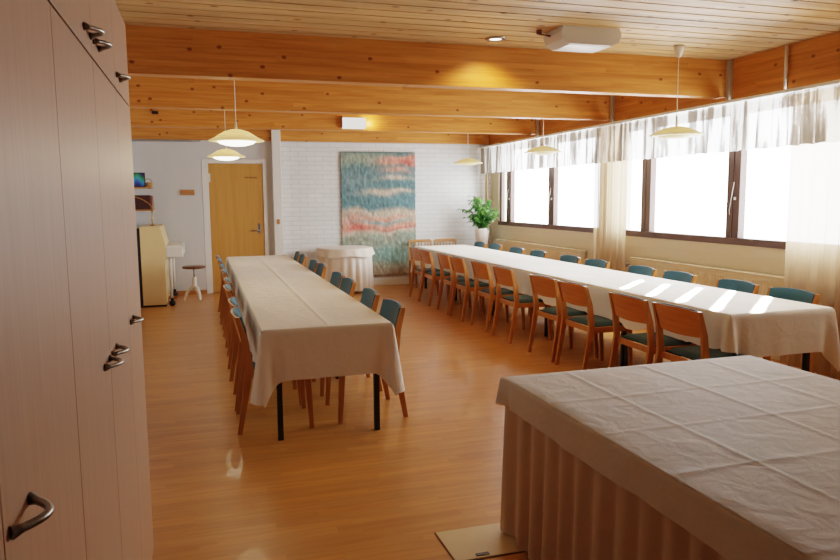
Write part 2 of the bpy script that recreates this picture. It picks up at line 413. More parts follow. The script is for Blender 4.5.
# ------------------------------------------------------------------ cabinets
XC = -.25
def handle_mb(y, z, vert=False):
    m = MB(); pts = []
    if vert:
        for k in range(11):
            a = PI * k / 10; pts.append((XC + .004 + .042 * sin(a) ** .8, y + .035 * sin(a), z - .055 + .11 * k / 10))
        rr = [.008] + [.0055] * 9 + [.008]
    else:
        for k in range(11):
            a = PI * k / 10; pts.append((XC + .002 + .034 * sin(a), y - .055 + .11 * k / 10, z))
        rr = [.010] + [.006] * 9 + [.010]
    return m.tube(pts, rr, 8)
def cabinet(y0, y1, doors, label):
    t_ = thing('tall_cabinet', label, 'cabinet', (XC - .3, (y0 + y1) / 2, 0), 0, 'tall laminate cabinets along the left wall')
    o = t_.location
    def P(m, n, mat, par):
        m.v = [(a - o[0], b - o[1], c) for a, b, c in m.v]; return m.build(n, mat, par)
    P(MB().box((XL + .01, y0 + .002, .0), (XC - .02, y1 - .002, 2.23)), 'carcass', M['cab'], t_)
    for (a, b, hy) in doors:
        for nm, z0, z1, hz in (('door', .08, 1.912, 1.13), ('upper_door', 1.918, 2.228, 1.965)):
            d = P(MB().box((XC - .019, a + .002, z0), (XC, b - .002, z1), bev=.0012), nm, M['cab'], t_)
            if hy is not None:
                hh = handle_mb(hy, hz, nm == 'door') if False else handle_mb(hy, hz)
                P(hh, 'handle', M['steel'], d)
    P(MB().box((XC - .06, y0, 0), (XC - .02, y1, .08)), 'plinth', M['cabside'], t_)
cabinet(-.42, .40, [(-.42, -.01, None), (-.01, .40, None)], 'tall pale laminate cabinet nearest the camera, at the near end of the row')
cabinet(.40, 1.50, [(.40, .95, None), (.95, 1.50, 1.03)], 'pale laminate cabinet with the single large steel handle at bottom left')
cabinet(1.50, 2.57, [(1.50, 2.045, 1.965), (2.045, 2.57, 2.125)], 'pale laminate double cabinet with handles paired at its middle seam')
cabinet(2.57, 3.07, [(2.57, 3.07, 2.66)], 'narrow tall laminate cabinet at the far end of the row, one door wide')

# ------------------------------------------------------------------ table linen
def lin(a, b, step):
    n = max(1, int(round(abs(b - a) / step))); return [a + (b - a) * i / n for i in range(n + 1)]
def cuts(a, b, step, cr):
    base = lin(a, b, step); s = set(round(q, 4) for q in base)
    for c in cr:
        if a < c < b:
            s = set(q for q in s if abs(q - c) > .022 or q in (round(a, 4), round(b, 4)))
            for d in (-.02, -.007, 0, .007, .02): s.add(round(c + d, 4))
    return sorted(s)
def tablecloth(name, x0, x1, y0, y1, z, hang, mat, label, cat, crx=(), cry=(), fold=.012, flare=.03, corner=.17, cflare=.10, seed=1, step=.05, cr_h=.0028, group=None, ck=lambda x, y: 1.0):
    rnd = random.Random(seed); m = MB()
    ph = [rnd.uniform(0, 6.28) for _ in range(8)]
    xs = cuts(x0, x1, step, crx); ys = cuts(y0, y1, step, cry)
    def top(x, y):
        h = z + .0015 * sin(x * 9 + ph[0]) * sin(y * 5 + ph[1])
        for c in crx: h += cr_h * max(0, 1 - abs(x - c) / .02)
        for c in cry: h += cr_h * .8 * max(0, 1 - abs(y - c) / .02)
        if min(x - x0, x1 - x, y - y0, y1 - y) < .004: h = z - .003
        return h
    m.grid([[(x, y, top(x, y)) for x in xs] for y in ys])
    # perimeter: (x, y, nx, ny, s, side, cornerness)
    per = []
    def run(p, q, n, side):
        pts = lin(0, 1, .03 / max(.01, (Vector(q) - Vector(p)).length)); L = (Vector(q) - Vector(p)).length
        for u in pts:
            d = min(u, 1 - u) * L; per.append((p[0] + (q[0] - p[0]) * u, p[1] + (q[1] - p[1]) * u, n[0], n[1], side, max(0, 1 - d / .13), u * L))
    def arc(c, a0, side):
        for k in range(1, 8):
            a = a0 + PI / 2 * k / 8; per.append((c[0], c[1], cos(a), sin(a), side, 1.0, k * .03))
    run((x0, y0), (x1, y0), (0, -1), 'f'); arc((x1, y0), -PI / 2, 'c')
    run((x1, y0), (x1, y1), (1, 0), 'r'); arc((x1, y1), 0, 'c')
    run((x1, y1), (x0, y1), (0, 1), 'b'); arc((x0, y1), PI / 2, 'c')
    run((x0, y1), (x0, y0), (-1, 0), 'l'); arc((x0, y0), PI, 'c')
    rows = []
    T = [0, .015, .04, .08, .16, .28, .4, .55, .7, .85, 1.0]
    for t in T:
        row = []
        for (px, py, nx, ny, sd, cn, s) in per:
            L = hang(sd, px, py) if sd != 'c' else hang('c', px, py)
            cc = cn ** 2.2 * (1 if sd != 'c' else (1.0))
            L = L + ck(px, py) * corner * (cn ** 1.6 if sd != 'c' else 1.0)
            amp = fold * t * (1 if sd in 'lr' else .45)
            w_ = sin(s * 21 + ph[2]) * .6 + sin(s * 34 + ph[3]) * .4
            fl = flare * t + cflare * t * (cn ** 3 if sd != 'c' else 1.0)
            # fold valley just beside the corner
            va = -.035 * t * math.exp(-((cn - .45) / .2) ** 2) if sd != 'c' else 0
            o = (.012 * min(1, t / .06) + fl + amp * w_ + va) if t else -.012
            row.append((px + nx * o, py + ny * o, z - .003 - t * L - (0 if t else .004)))
        rows.append(row)
    m.grid(rows, wrap=True)
    o = m.build(name, mat, fixn=False)
    for p in o.data.polygons: p.use_smooth = True
    return tag(o, label, cat, group)

LRY = [4.95, 5.66, 6.52, 7.10, 8.14, 8.65, 9.62, 10.15]          # right side of the left table
LCY = [4.93, 5.48, 6.38, 6.95, 7.85, 8.45, 9.3, 9.87]          # chairs at the left table
RCY = [4.10, 4.67, 5.54, 6.11, 7.03, 7.70, 8.45, 9.02, 9.80, 10.34]   # chairs at the right table, door side
RFY = [4.49, 5.12, 5.90, 6.53, 7.43, 8.07, 8.99, 9.66, 10.52, 11.12]  # window side
def hang_for(chairs_l, chairs_r, front, back, full):
    def h(sd, x, y):
        if sd in 'lr':
            cs = chairs_l if sd == 'l' else chairs_r
            k = min(abs(y - c) for c in cs)
            f = min(1, max(0, (k - .26) / .10))
            return .265 + (full - .265) * f * .6
        if sd == 'f': return front
        if sd == 'b': return back
        return front * .95
    return h
TZ = .722
tablecloth('tablecloth', .335, 1.175, 4.46, 10.47, .735, hang_for(LCY, LRY, .325, .3, .33), M['cloth'],
           'long white tablecloth covering the left row of tables in front of the door', 'tablecloth', crx=(.76,), cry=(5.96, 7.46, 8.96, 5.2, 6.7, 8.2), corner=.15, cflare=.05, flare=.02, seed=3)
tablecloth('tablecloth', 3.46, 4.36, 3.97, 11.52, .735, hang_for(RCY, RFY, .31, .3, .33), M['cloth'],
           'long bright white tablecloth covering the right row of tables beside the windows', 'tablecloth', crx=(3.9,), cry=(4.7, 5.46, 6.2, 6.96, 8.46, 9.96), corner=.15, cflare=.05, flare=.02, seed=5, ck=lambda x, y: -.3 if (x < 3.6 and y < 4.3) else 1.0)
def table(x0, x1, y0, y1, label, group, name='folding_table', legx=.09):
    cx, cy = (x0 + x1) / 2, (y0 + y1) / 2
    t_ = thing(name, label, 'table', (cx, cy, 0), 0, group)
    hx, hy = (x1 - x0) / 2, (y1 - y0) / 2
    MB().box((-hx, -hy, TZ - .025), (hx, hy, TZ), bev=.003).build('tabletop', M['smallwood'], t_)
    for a_, b_ in ((-hy + .05, -hy + .07), (hy - .07, hy - .05)): MB().box((-hx + .08, a_, TZ - .07), (hx - .08, b_, TZ - .026)).build('apron', M['black'], t_)
    for sx in (-1, 1):
        for sy in (-1, 1):
            MB().box((sx * (hx - legx) - .017, sy * (hy - .03) - .017, 0), (sx * (hx - legx) + .017, sy * (hy - .03) + .017, TZ - .026)).build('leg', M['black'], t_)
nl = ['table with black legs at the near end of the left row', 'second table from the near end of the left row, under the white cloth', 'third table from the near end of the left row, under the white cloth', 'table at the far end of the left row, nearest the door']
for i in range(4): table(.345, 1.165, 4.475 + i * 1.497, 4.475 + (i + 1) * 1.497 - .003, nl[i], 'tables under the left cloth')
nr = ['table with black legs at the near end of the right row', 'second table from the near end of the right row, under the white cloth', 'third table from the near end of the right row, under the white cloth', 'fourth table from the near end of the right row, under the white cloth', 'table at the far end of the right row, nearest the brick wall']
for i in range(5): table(3.47, 4.35, 3.985 + i * 1.505, 3.985 + (i + 1) * 1.505 - .003, nr[i], 'tables under the right cloth', legx=.165)

# foreground buffet table
table(1.31, 2.63, 1.6, 2.87, 'large table at the lower right of the photo hidden under cloth and pleated skirt', None, 'buffet_table', .12)
table(1.31, 2.63, .3, 1.59, 'nearer half of the skirted buffet table, closest to the camera', None, 'buffet_table', .12)
def hfg(sd, x, y): return .118 + .004 * sin(x * 9 + y * 7)
tablecloth('tablecloth', 1.285, 2.655, .27, 2.9, .738, hfg, M['cloth_fg'], 'creased ivory tablecloth over the skirted buffet table in the foreground', 'tablecloth',
           crx=(1.59, 2.0, 2.345), cry=(2.06, 1.69, 2.45, 1.2), corner=.0, cflare=.012, flare=.012, fold=.004, seed=9, step=.03, cr_h=.0022)
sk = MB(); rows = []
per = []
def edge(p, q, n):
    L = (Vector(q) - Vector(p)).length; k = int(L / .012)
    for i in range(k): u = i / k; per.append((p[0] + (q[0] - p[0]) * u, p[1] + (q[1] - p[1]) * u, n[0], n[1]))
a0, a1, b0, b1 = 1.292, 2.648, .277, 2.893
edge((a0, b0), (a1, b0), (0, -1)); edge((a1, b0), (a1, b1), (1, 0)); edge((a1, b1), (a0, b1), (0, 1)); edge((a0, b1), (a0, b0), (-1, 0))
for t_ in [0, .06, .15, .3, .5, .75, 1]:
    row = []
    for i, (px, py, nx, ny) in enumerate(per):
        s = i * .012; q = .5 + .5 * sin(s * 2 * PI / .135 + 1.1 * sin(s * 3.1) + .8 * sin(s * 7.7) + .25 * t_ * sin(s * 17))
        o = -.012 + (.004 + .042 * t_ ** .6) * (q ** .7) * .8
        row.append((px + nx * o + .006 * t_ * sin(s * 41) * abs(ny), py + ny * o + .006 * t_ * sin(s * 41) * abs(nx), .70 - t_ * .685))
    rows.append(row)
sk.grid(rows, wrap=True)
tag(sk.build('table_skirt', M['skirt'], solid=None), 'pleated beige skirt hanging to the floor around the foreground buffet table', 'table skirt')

# round table at the brick wall
RX, RY = 2.27, 11.63
t_ = thing('round_table', 'round table hidden under a white cloth in front of the tapestry', 'table', (RX, RY, 0))
MB().lathe([(0, .70), (.43, .70), (.43, .725), (0, .725)], n=40).build('tabletop', M['smallwood'], t_)
MB().lathe([(.22, 0), (.22, .03), (.04, .05), (.035, .69), (.1, .70)], n=20).build('pedestal', M['black'], t_)
def round_cloth(r, z, L, folds, amp, flare, seed, zt):
    rnd = random.Random(seed); m = MB(); n = 160; rows = []
    rows.append([(r * .01 * cos(2 * PI * j / n), r * .01 * sin(2 * PI * j / n), z) for j in range(n)])
    for rr in (.5, .95, 1.0): rows.append([(r * rr * cos(2 * PI * j / n), r * rr * sin(2 * PI * j / n), z - (.004 if rr == 1 else 0)) for j in range(n)])
    for t in (.05, .12, .25, .45, .7, 1):
        row = []
        for j in range(n):
            a = 2 * PI * j / n; w_ = sin(folds * a + 1.1 * sin(2 * a + seed)) * .6 + .4 * sin(folds * 1.7 * a // 1 * 0 + (folds + 5) * a)
            o = r + .008 + flare * t + amp * t ** .8 * w_; row.append((o * cos(a), o * sin(a), z - .004 - t * L * (1 + zt * sin(5 * a))))
        rows.append(row)
    m.grid(rows, wrap=True); return m
o = round_cloth(.438, .732, .68, 19, .028, .02, 2, 0).build('tablecloth', M['cloth']); o.location = (RX, RY, 0)
tag(o, 'floor-length white cloth with pleats on the round table by the tapestry', 'tablecloth')
o = round_cloth(.452, .742, .13, 13, .014, .035, 4, .12).build('table_topper', M['cloth']); o.location = (RX, RY, 0)
tag(o, 'short white overlay cloth with a wavy hem on top of the round table', 'tablecloth')

# ------------------------------------------------------------------ chairs
def make_chair():
    # local: the sitter faces +x, back of the chair at x = 0
    t_ = thing('dining_chair', 'x', 'chair', (0, 0, 0))
    W = .235
    for sy in (-1, 1):
        m = MB(); P = [(-.075, 0, 0), (-.03, 0, .25), (0, 0, .44), (-.02, 0, .62), (-.065, 0, .785)]
        Wd = [.030, .042, .052, .044, .028]
        vs = []
        for (x, _, z), w_ in zip(P, Wd):
            for dx, dy in ((-w_ / 2, -.012), (w_ / 2, -.012), (w_ / 2, .012), (-w_ / 2, .012)): vs.append((x + dx, sy * W + dy, z))
        fs = [(0, 3, 2, 1), (16, 17, 18, 19)]
        for i in range(4):
            for j in range(4): k = (j + 1) % 4; fs.append((i * 4 + j, i * 4 + k, i * 4 + 4 + k, i * 4 + 4 + j))
        m.add(vs, fs); m.build('rear_leg', M['chairwood'], t_)
        m = MB(); m.bar((.40, sy * W, 0), (.375, sy * W, .435), .024, .028, (1, 0, 0), w2=.024, h2=.045); m.build('front_leg', M['chairwood'], t_)
        MB().box((.02, sy * W - .012, .375), (.375, sy * W + .012, .425), bev=.003).build('side_rail', M['chairwood'], t_)
    MB().box((.0, -W + .013, .375), (.022, W - .013, .42), bev=.002).build('back_rail', M['chairwood'], t_)
    MB().box((.352, -W + .013, .38), (.374, W - .013, .42), bev=.002).build('front_rail', M['chairwood'], t_)
    # seat cushion, softly domed
    m = MB(); n = 12; rows = []
    for i in range(n + 1):
        row = []
        for j in range(n + 1):
            u = i / n; v_ = j / n; x = -.012 + .42 * u if False else .03 + .385 * u; yw = (W - .016 if u < .93 else W + .005) ; y_ = -yw + 2 * yw * v_
            e = min(u, 1 - u, v_, 1 - v_); row.append((x, y_, .428 + .028 * min(1, e / .12) ** .5))
        rows.append(row)
    m.grid(rows); m.box((.03, -W + .016, .420), (.415, W - .016, .430)); m.build('seat_cushion', M['tealseat'], t_)
    # curved back panel between the posts; top edge bowed up
    def panel(inset, off, thick, zlo, zhi, bow, blo):
        m = MB(); n = 14; k = 6; F = []; B = []
        for side, arr in ((0, F), (1, B)):
            for i in range(k + 1):
                row = []
                for j in range(n + 1):
                    v_ = -1 + 2 * j / n; yy = v_ * (W - .012 - inset)
                    zl = zlo - blo * (1 - v_ * v_); zh = zhi + bow * (1 - abs(v_) ** 3); z = zl + (zh - zl) * i / k
                    xb = -.02 - .045 * (z - .62) / .165 - .028 * (1 - v_ * v_) + off
                    row.append((xb + (thick if side else 0), yy, z))
                arr.append(row)
        m.grid(F); m.grid(B)
        def strip(a, b): m.grid([a, b], smooth=False)
        strip(F[0], B[0]); strip(F[-1], B[-1]); strip([r[0] for r in F], [r[0] for r in B]); strip([r[-1] for r in F], [r[-1] for r in B])
        return m
    bk = panel(0, -.008, .014, .604, .780, .012, .008).build('backrest', M['chairback'], t_)
    panel(.004, .0065, .016, .608, .784, .014, .008).build('back_cushion', M['teal'], bk)
    return t_
chair = make_chair()
first = [True]
def place(x, y, rz, label, group):
    if first[0]:
        first[0] = False; chair.location = (x, y, 0); chair.rotation_euler = (0, 0, rz); chair['label'] = label; chair['group'] = group; return chair
    return dup(chair, (x, y, 0), rz, label, group)
ORD = ['nearest the camera', 'second from the near end', 'third from the near end', 'fourth from the near end', 'fifth from the near end', 'sixth from the near end', 'seventh from the near end', 'eighth from the near end', 'ninth from the near end', 'last before the brick wall']
rj = random.Random(4)
j = lambda a: rj.uniform(-a, a)
for i, y in enumerate(LCY):
    o = ORD[i] if i < 7 else 'last before the door'
    place(.275 + j(.012), y, j(.03), 'wooden chair on the left table\'s cabinet side, ' + o, 'chairs on the cabinet side of the left table')
for i, y in enumerate(LRY):
    o = ORD[i] if i < 7 else 'last before the round table'
    place(1.25 + j(.012), y, PI + j(.03), 'teal-cushioned chair on the left table\'s right side, ' + o, 'chairs on the right side of the left table')
for i, y in enumerate(RCY):
    place(3.165 + j(.012), y, j(.035), 'wooden chair seen from behind at the right table, ' + ORD[i], 'chairs on the left side of the right table')
for i, y in enumerate(RFY):
    place(4.45 + j(.012), y, PI + j(.03), 'teal-backed chair between right table and windows, ' + ORD[i], 'chairs on the window side of the right table')
def spindle_chair(x, y, rz, label):
    t_ = thing('spindle_chair', label, 'chair', (x, y, 0), rz, 'spindle-back chairs at the far head of the right table'); W = .2
    for sy in (-1, 1):
        MB().bar((0, sy * W, 0), (-.05, sy * W, .80), .03, .03, (1, 0, 0), w2=.024, h2=.024).build('rear_leg', M['smallwood'], t_)
        MB().bar((.37, sy * W, 0), (.35, sy * W, .44), .03, .03, (1, 0, 0)).build('front_leg', M['smallwood'], t_)
    MB().box((-.02, -W - .02, .43), (.39, W + .02, .46), bev=.01).build('seat', M['smallwood'], t_)
    MB().box((-.06, -W + .01, .765), (-.038, W - .01, .815), bev=.005).build('top_rail', M['smallwood'], t_)
    for k in range(6):
        q = -.15 + .06 * k; MB().tube([(-.015, q, .455), (-.048, q, .77)], .008, 8).build('spindle', M['smallwood'], t_)
spindle_chair(3.70, 11.95, -PI / 2, 'pale spindle-back chair at the far head of the right table, beside the tapestry')
spindle_chair(4.17, 11.95, -PI / 2, 'pale spindle-back chair at the far head of the right table, beside the potted plant')

# ------------------------------------------------------------------ curtains
def curtain(name, x, y0, y1, z0, z1, mat, label, cat, amp=.03, per_=.11, seed=1, swing=0.0, hem=0, parent=None, mid=None):
    rnd = random.Random(seed); m = MB(); n = int((y1 - y0) / .012); ph = rnd.uniform(0, 6); rows = []
    for k in range(13):
        t = k / 12; z = z1 + (z0 - z1) * t; row = []
        for i in range(n + 1):
            u = i / n; s = (y1 - y0) * u
            f = sin(2 * PI * s / per_ + ph + 1.3 * sin(s * 4.1 + ph) + .7 * sin(s * 9.3)) + .35 * sin(2 * PI * s / (per_ * .43) + 2)
            yy = y0 + s
            if swing: yy = (y0 + y1) / 2 + (yy - (y0 + y1) / 2) * (1 - swing * sin(PI * min(1, t * 1.0)) )
            row.append((x + amp * (.55 + .45 * t) * f, yy, z + (hem * sin(s * 2 * PI / per_) if k == 12 else 0)))
        rows.append(row)
    m.grid(rows); o = m.build(name, mat, fixn=False); return tag(o, label, cat, 'window curtains' if cat == 'curtain' else 'lace valances')
curtain('sheer_curtain', 4.985, 11.97, 12.12, .03, 2.40, M['sheer'], 'narrow beige sheer curtain in the far corner behind the potted plant', 'curtain', seed=2, amp=.025)
curtain('sheer_curtain', 4.985, 7.58, 8.32, .03, 2.40, M['sheer'], 'beige sheer curtain hanging between the two windows', 'curtain', seed=3, swing=.06, amp=.024)
curtain('sheer_curtain', 4.985, 3.05, 5.06, .03, 2.40, M['sheer'], 'wide beige sheer curtain at the right edge of the photo', 'curtain', seed=8, per_=.14, amp=.026)
curtain('lace_valance', 4.915, 8.36, 12.12, 1.97, 2.425, M['valance'], 'white lace valance over the far window, up to the middle curtain', 'valance', amp=.022, per_=.19, seed=4, hem=.004)
curtain('lace_valance', 4.915, 2.9, 8.35, 1.97, 2.425, M['valance'], 'white lace valance over the near wide window', 'valance', amp=.022, per_=.19, seed=5, hem=.004)
MB().box((4.89, 2.4, 2.428), (5.06, 12.16, 2.455), bev=.003).build('curtain_rail', M['white'])
tag(bpy.data.objects['curtain_rail'], 'long white double curtain rail running above both windows', 'curtain rail')

# ------------------------------------------------------------------ tapestry
import colorsys
tw, th = 1.34, 2.16; nx, nz = 110, 176
rt = random.Random(8)
def vn(seed):
    G = {}; r = random.Random(seed)
    def h(i, k):
        if (i, k) not in G: G[(i, k)] = random.Random(i * 7919 + k * 104729 + seed).random()
        return G[(i, k)]
    def f(x, y):
        i, k = math.floor(x), math.floor(y); a, b = x - i, y - k; a = a * a * (3 - 2 * a); b = b * b * (3 - 2 * b)
        return (h(i, k) * (1 - a) + h(i + 1, k) * a) * (1 - b) + (h(i, k + 1) * (1 - a) + h(i + 1, k + 1) * a) * b
    return f
n1, n2, n3 = vn(1), vn(2), vn(3)
TEAL = (96, 124, 128); TEAL2 = (118, 138, 138); GREEN = (132, 142, 128); SAND = (176, 164, 148); PINK = (196, 144, 128); CORAL = (194, 106, 96); SAGE = (142, 144, 128); BEIGE = (160, 146, 126)
def mixc(a, b, t): t = max(0, min(1, t)); return tuple(p + (q - p) * t for p, q in zip(a, b))
def g(u, v, cu, cv, su, sv): return math.exp(-((u - cu) / su) ** 2 - ((v - cv) / sv) ** 2)
def tcol(u, v):           # u left->right, v top->bottom
    du = .06 * (n1(u * 4, v * 14) - .5); v2 = v + .05 * (n2(u * 5, v * 9) - .5); u2 = u + du
    c = TEAL
    c = mixc(c, GREEN, 1.3 * g(u2, v2, .3, .06, .5, .06)); c = mixc(c, TEAL2, .9 * g(u2, v2, .2, .22, .2, .05))
    c = mixc(c, SAND, 1.1 * g(u2, v2, .72, .2, .25, .018) + 1.2 * g(u2, v2, .52, .315, .26, .03) + 1.0 * g(u2, v2, .8, .30, .2, .015))
    c = mixc(c, PINK, 1.3 * g(u2, v2, .68, .085, .2, .03) + 1.3 * g(u2, v2, .85, .05, .25, .025) + .9 * g(u2, v2, .75, .15, .2, .02))
    c = mixc(c, CORAL, 1.0 * g(u2, v2, .88, .08, .13, .03))
    k = max(0, min(1, (v2 - .44) / .04)); c = mixc(c, SAND, k)
    c = mixc(c, PINK, k * (1.1 * g(u2, v2, .1, .56, .25, .05) + 1.1 * g(u2, v2, .6, .525, .3, .018) + 1.2 * g(u2, v2, .85, .60, .35, .022) + .6 * g(u2, v2, .5, .60, .4, .03)))
    c = mixc(c, CORAL, 1.2 * g(u2, v2, .2, .61, .17, .025) + .9 * g(u2, v2, .75, .625, .3, .01))
    c = mixc(c, (120, 150, 150), k * .9 * g(u2, v2, .55, .56, .35, .012))
    k = max(0, min(1, (v2 - .65) / .03)); c2 = mixc(SAGE, (124, 152, 142), 1.0 * g(u2, v2, .65, .83, .3, .09) + .7 * n3(u * 6, v * 12) - .2)
    c2 = mixc(c2, BEIGE, max(0, (v2 - .88) / .08)); c = mixc(c, c2, k)
    q = .88 + .24 * n3(u * 45, v * 30); q *= .94 + .12 * n2(u * 90, v * 60)
    return tuple(min(255, x * q) for x in c)
m = MB(); P = []; cols = []
for i in range(nz + 1):
    row = []
    for k in range(nx + 1):
        u = k / nx; v_ = i / nz; e = .012 * (n1(v_ * 60, 5) - .5)
        ex = e if k == 0 else (-e if k == nx else 0)
        row.append((2.335 + tw * u + ex, YF - .022 + .012 * (n2(u * 40, v_ * 50) - .5), 2.345 - th * v_ - (.02 * n3(u * 50, 9) if i == nz else 0)))
        cols.append(S(*tcol(u, v_)))
    P.append(row)
m.grid(P)
tap = m.build('tapestry', M['tapestry'], fixn=False, solid=.012)
ca = tap.data.color_attributes.new('Col', 'FLOAT_COLOR', 'POINT')
for i, c in enumerate(cols): ca.data[i].color = c
tag(tap, 'tall woven wool tapestry in blue-green, coral and sand hanging on the white brick wall', 'tapestry')

# ------------------------------------------------------------------ pendant lamps
def pendant(x, y, z, ztop, lit, label, group):
    t_ = thing('pendant_lamp', label, 'lamp', (x, y, z), 0, group)
    sh = M['shade_lit'] if lit else M['shade']
    q = 1.0 if lit else .68
    MB().lathe([(.012, .03 + .065 * q), (.05, .03 + .06 * q), (.11, .03 + .04 * q), (.165, .03 + .005 * q), (.175, .03)], n=40).build('upper_shade', sh, t_, solid=.003)
    MB().lathe([(.172, .028), (.205, .012), (.236, -.002), (.238, -.008), (.20, -.012), (.165, -.014)], n=40).build('rim_dish', sh, t_, solid=.003)
    MB().lathe([(.165, -.012), (.14, -.012 - .018 * q), (.09, -.012 - .033 * q), (.04, -.012 - .039 * q), (0.002, -.012 - .04 * q)], n=40).build('diffuser', M['lamp_lit'] if lit else sh, t_)
    MB().tube([(0, 0, .07), (0, 0, .16)], [.012, .008]).build('lamp_holder', M['white'], t_)
    MB().tube([(0, 0, .15), (0, 0, ztop - z - .05)], .0035, 6).build('cord', M['white'], t_)
    MB().lathe([(.012, ztop - z - .1), (.03, ztop - z - .07), (.045, ztop - z - .02), (.048, ztop - z - .002), (.0, ztop - z - .001)], n=24).build('ceiling_rose', M['white'], t_)
    return t_
pendant(.325, 6.45, 2.06, ZC, True, 'lit yellow-white layered pendant lamp over the left table, the larger and nearer one', 'lit pendants over the left table')
pendant(.34, 9.4, 2.09, ZC, True, 'lit yellow-white layered pendant lamp farther away, in front of the top of the door', 'lit pendants over the left table')
pendant(4.16, 5.56, 2.10, ZC, False, 'unlit pale yellow pendant lamp over the right table, nearest the camera', 'unlit pendants over the right table')
pendant(4.15, 8.17, 2.11, ZC, False, 'unlit pale yellow pendant lamp over the right table, middle one of three', 'unlit pendants over the right table')
pendant(4.15, 10.8, 2.10, ZC, False, 'unlit pale yellow pendant lamp over the far end of the right table', 'unlit pendants over the right table')

# ------------------------------------------------------------------ ceiling fittings
t_ = thing('ceiling_unit', 'boxy white air unit with tapered ends mounted on the ceiling boards', 'ceiling unit', (3.02, 5.28, ZC))
m = MB()
prof = [(-.25, 0), (-.27, -.05), (-.25, -.10), (-.19, -.135), (.19, -.135), (.25, -.10), (.27, -.05), (.25, 0)]
vs = [(x_, yy, z_) for yy in (-.15, .15) for x_, z_ in prof]
n = len(prof); m.add(vs, [tuple(range(n)), tuple(reversed(range(n, 2 * n)))] + [(i, (i + 1) % n, n + (i + 1) % n, n + i) for i in range(n)])
m.build('housing', M['white'], t_)
MB().box((-.185, -.11, -.138), (.185, .11, -.1355)).build('lower_grille', M['whitem'], t_)
m = MB().tube([(0, 0, 0), (0, 0, -.03)], .022).tube([(0, 0, -.03), (.10, -.02, -.045)], .007); o = m.build('sprinkler', M['reddish']); o.location = (2.66, 5.33, ZC - .003)
tag(o, 'small reddish brown fitting on the ceiling left of the white air unit', 'fitting')
t_ = thing('recessed_downlight', 'round recessed downlight with a metal ring set in the ceiling boards', 'light', (2.44, 5.70, ZC))
MB().lathe([(.055, -.012), (.085, -.008), (.088, 0), (.05, 0), (.055, -.012)], n=32).build('ring', M['steel'], t_)
MB().lathe([(0.001, -.004), (.052, -.004)], n=24).build('bulb', M['spot_lit'], t_)
t_ = thing('wall_light', 'lit white box lamp fixed to the third ceiling beam', 'light', (2.15, 10.19, 2.615))
MB().box((-.165, -.10, -.075), (.165, -.002, .075), bev=.006).build('diffuser', M['box_lit'], t_)
MB().box((-.19, -.06, -.06), (-.166, -.003, .10)).build('bracket', M['reddish'], t_)
o = MB().box((-.04, -.03, -.02), (.04, -.002, .02), bev=.003).build('junction_box', M['blackm']); o.location = (-.52, 10.203, 2.70)
tag(o, 'small dark junction box on the third ceiling beam, above the piano', 'junction box')
m = MB().box((-.022, -.014, -.04), (.022, -.001, .04), bev=.003); o = m.build('light_switch', M['smallwood']); o.location = (1.24, YF - .14, 1.17)
tag(o, 'small light switch on the white column right of the door', 'switch')
o = MB().box((-.11, -.022, -.045), (.11, -.002, .045), bev=.004).build('wooden_plaque', M['smallwood']); o.location = (-.19, YF - .077, 1.665)
tag(o, 'small blank wooden plaque on the white wall left of the door', 'plaque')

# ------------------------------------------------------------------ piano corner
PX0, PX1, PY0, PY1 = -.845, -.52, 10.86, 12.0
t_ = thing('upright_piano', 'cream upright piano standing against the left wall beside the stool', 'piano', (0, 0, 0))
prof = [(-.845, .03), (-.525, .03), (-.525, .66), (-.50, .70), (-.50, .86), (-.565, 1.15), (-.845, 1.15)]
m = MB(); n = len(prof); vs = [(x_, yy, z_) for yy in (PY0, PY1) for x_, z_ in prof]
m.add(vs, [tuple(range(n)), tuple(reversed(range(n, 2 * n)))] + [(i, (i + 1) % n, n + (i + 1) % n, n + i) for i in range(n)]); m.build('case', M['creampiano'], t_)
MB().box((-.90, PY0 + .01, .0), (-.846, PY1 - .01, 1.14)).build('back_frame', M['blackm'], t_)
MB().box((-.84, PY0 + .02, 0), (-.53, PY1 - .02, .03)).build('base_strip', M['blackm'], t_)
MB().box((-.50, PY0 - .004, .715), (-.27, PY0 + .04, .87), bev=.008).box((-.55, PY1 - .04, .705), (-.27, PY1, .87), bev=.008).box((-.55, PY0 + .04, .70), (-.28, PY1 - .04, .76)).build('key_bed', M['whitem'], t_)
m = MB(); k = 0; yy = PY0 + .06
while yy < PY1 - .08: m.box((-.49, yy, .762), (-.30, yy + .0215, .782)); yy += .023
m.build('white_keys', M['whitem'], t_)
m = MB(); yy = PY0 + .075; k = 0
while yy < PY1 - .1:
    if k % 7 not in (2, 6): m.box((-.49, yy, .783), (-.38, yy + .011, .794))
    yy += .023; k += 1
m.build('black_keys', M['blackm'], t_)
MB().box((-.515, PY0 + .04, .87), (-.30, PY1 - .04, .885), M=None).build('fall_board', M['whitem'], t_)
MB().box((-.575, PY0 - .005, 1.151), (-.85, PY1 + .005, 1.17), bev=.004).build('lid', M['creampiano'], t_)
for yy in (PY0 + .03, PY1 - .03):
    l_ = MB().tube([(-.45, yy, .10), (-.45, yy, .70)], [.016, .022]).build('leg', M['whitem'], t_)
    MB().tube([(-.45, yy - .018, .045), (-.45, yy + .018, .045)], .045, 16).box((-.47, yy - .02, .08), (-.43, yy + .02, .12)).build('caster', M['blackm'], l_)
for dy in (-.12, 0, .12): MB().box((-.53, 11.43 + dy - .015, .05), (-.40, 11.43 + dy + .015, .065)).build('pedal', M['brass'], t_)
# candlestick on the piano
o = MB().lathe([(.001, 0), (.045, 0), (.045, .008), (.012, .016), (.008, .06), (.016, .09), (.008, .11), (.007, .19), (.018, .205), (.009, .21), (.008, .27), (.001, .275)], n=16).build('candlestick', M['brass']); o.location = (-.68, 11.1, 1.171)
tag(o, 'slender reddish candlestick standing on top of the piano', 'candlestick')
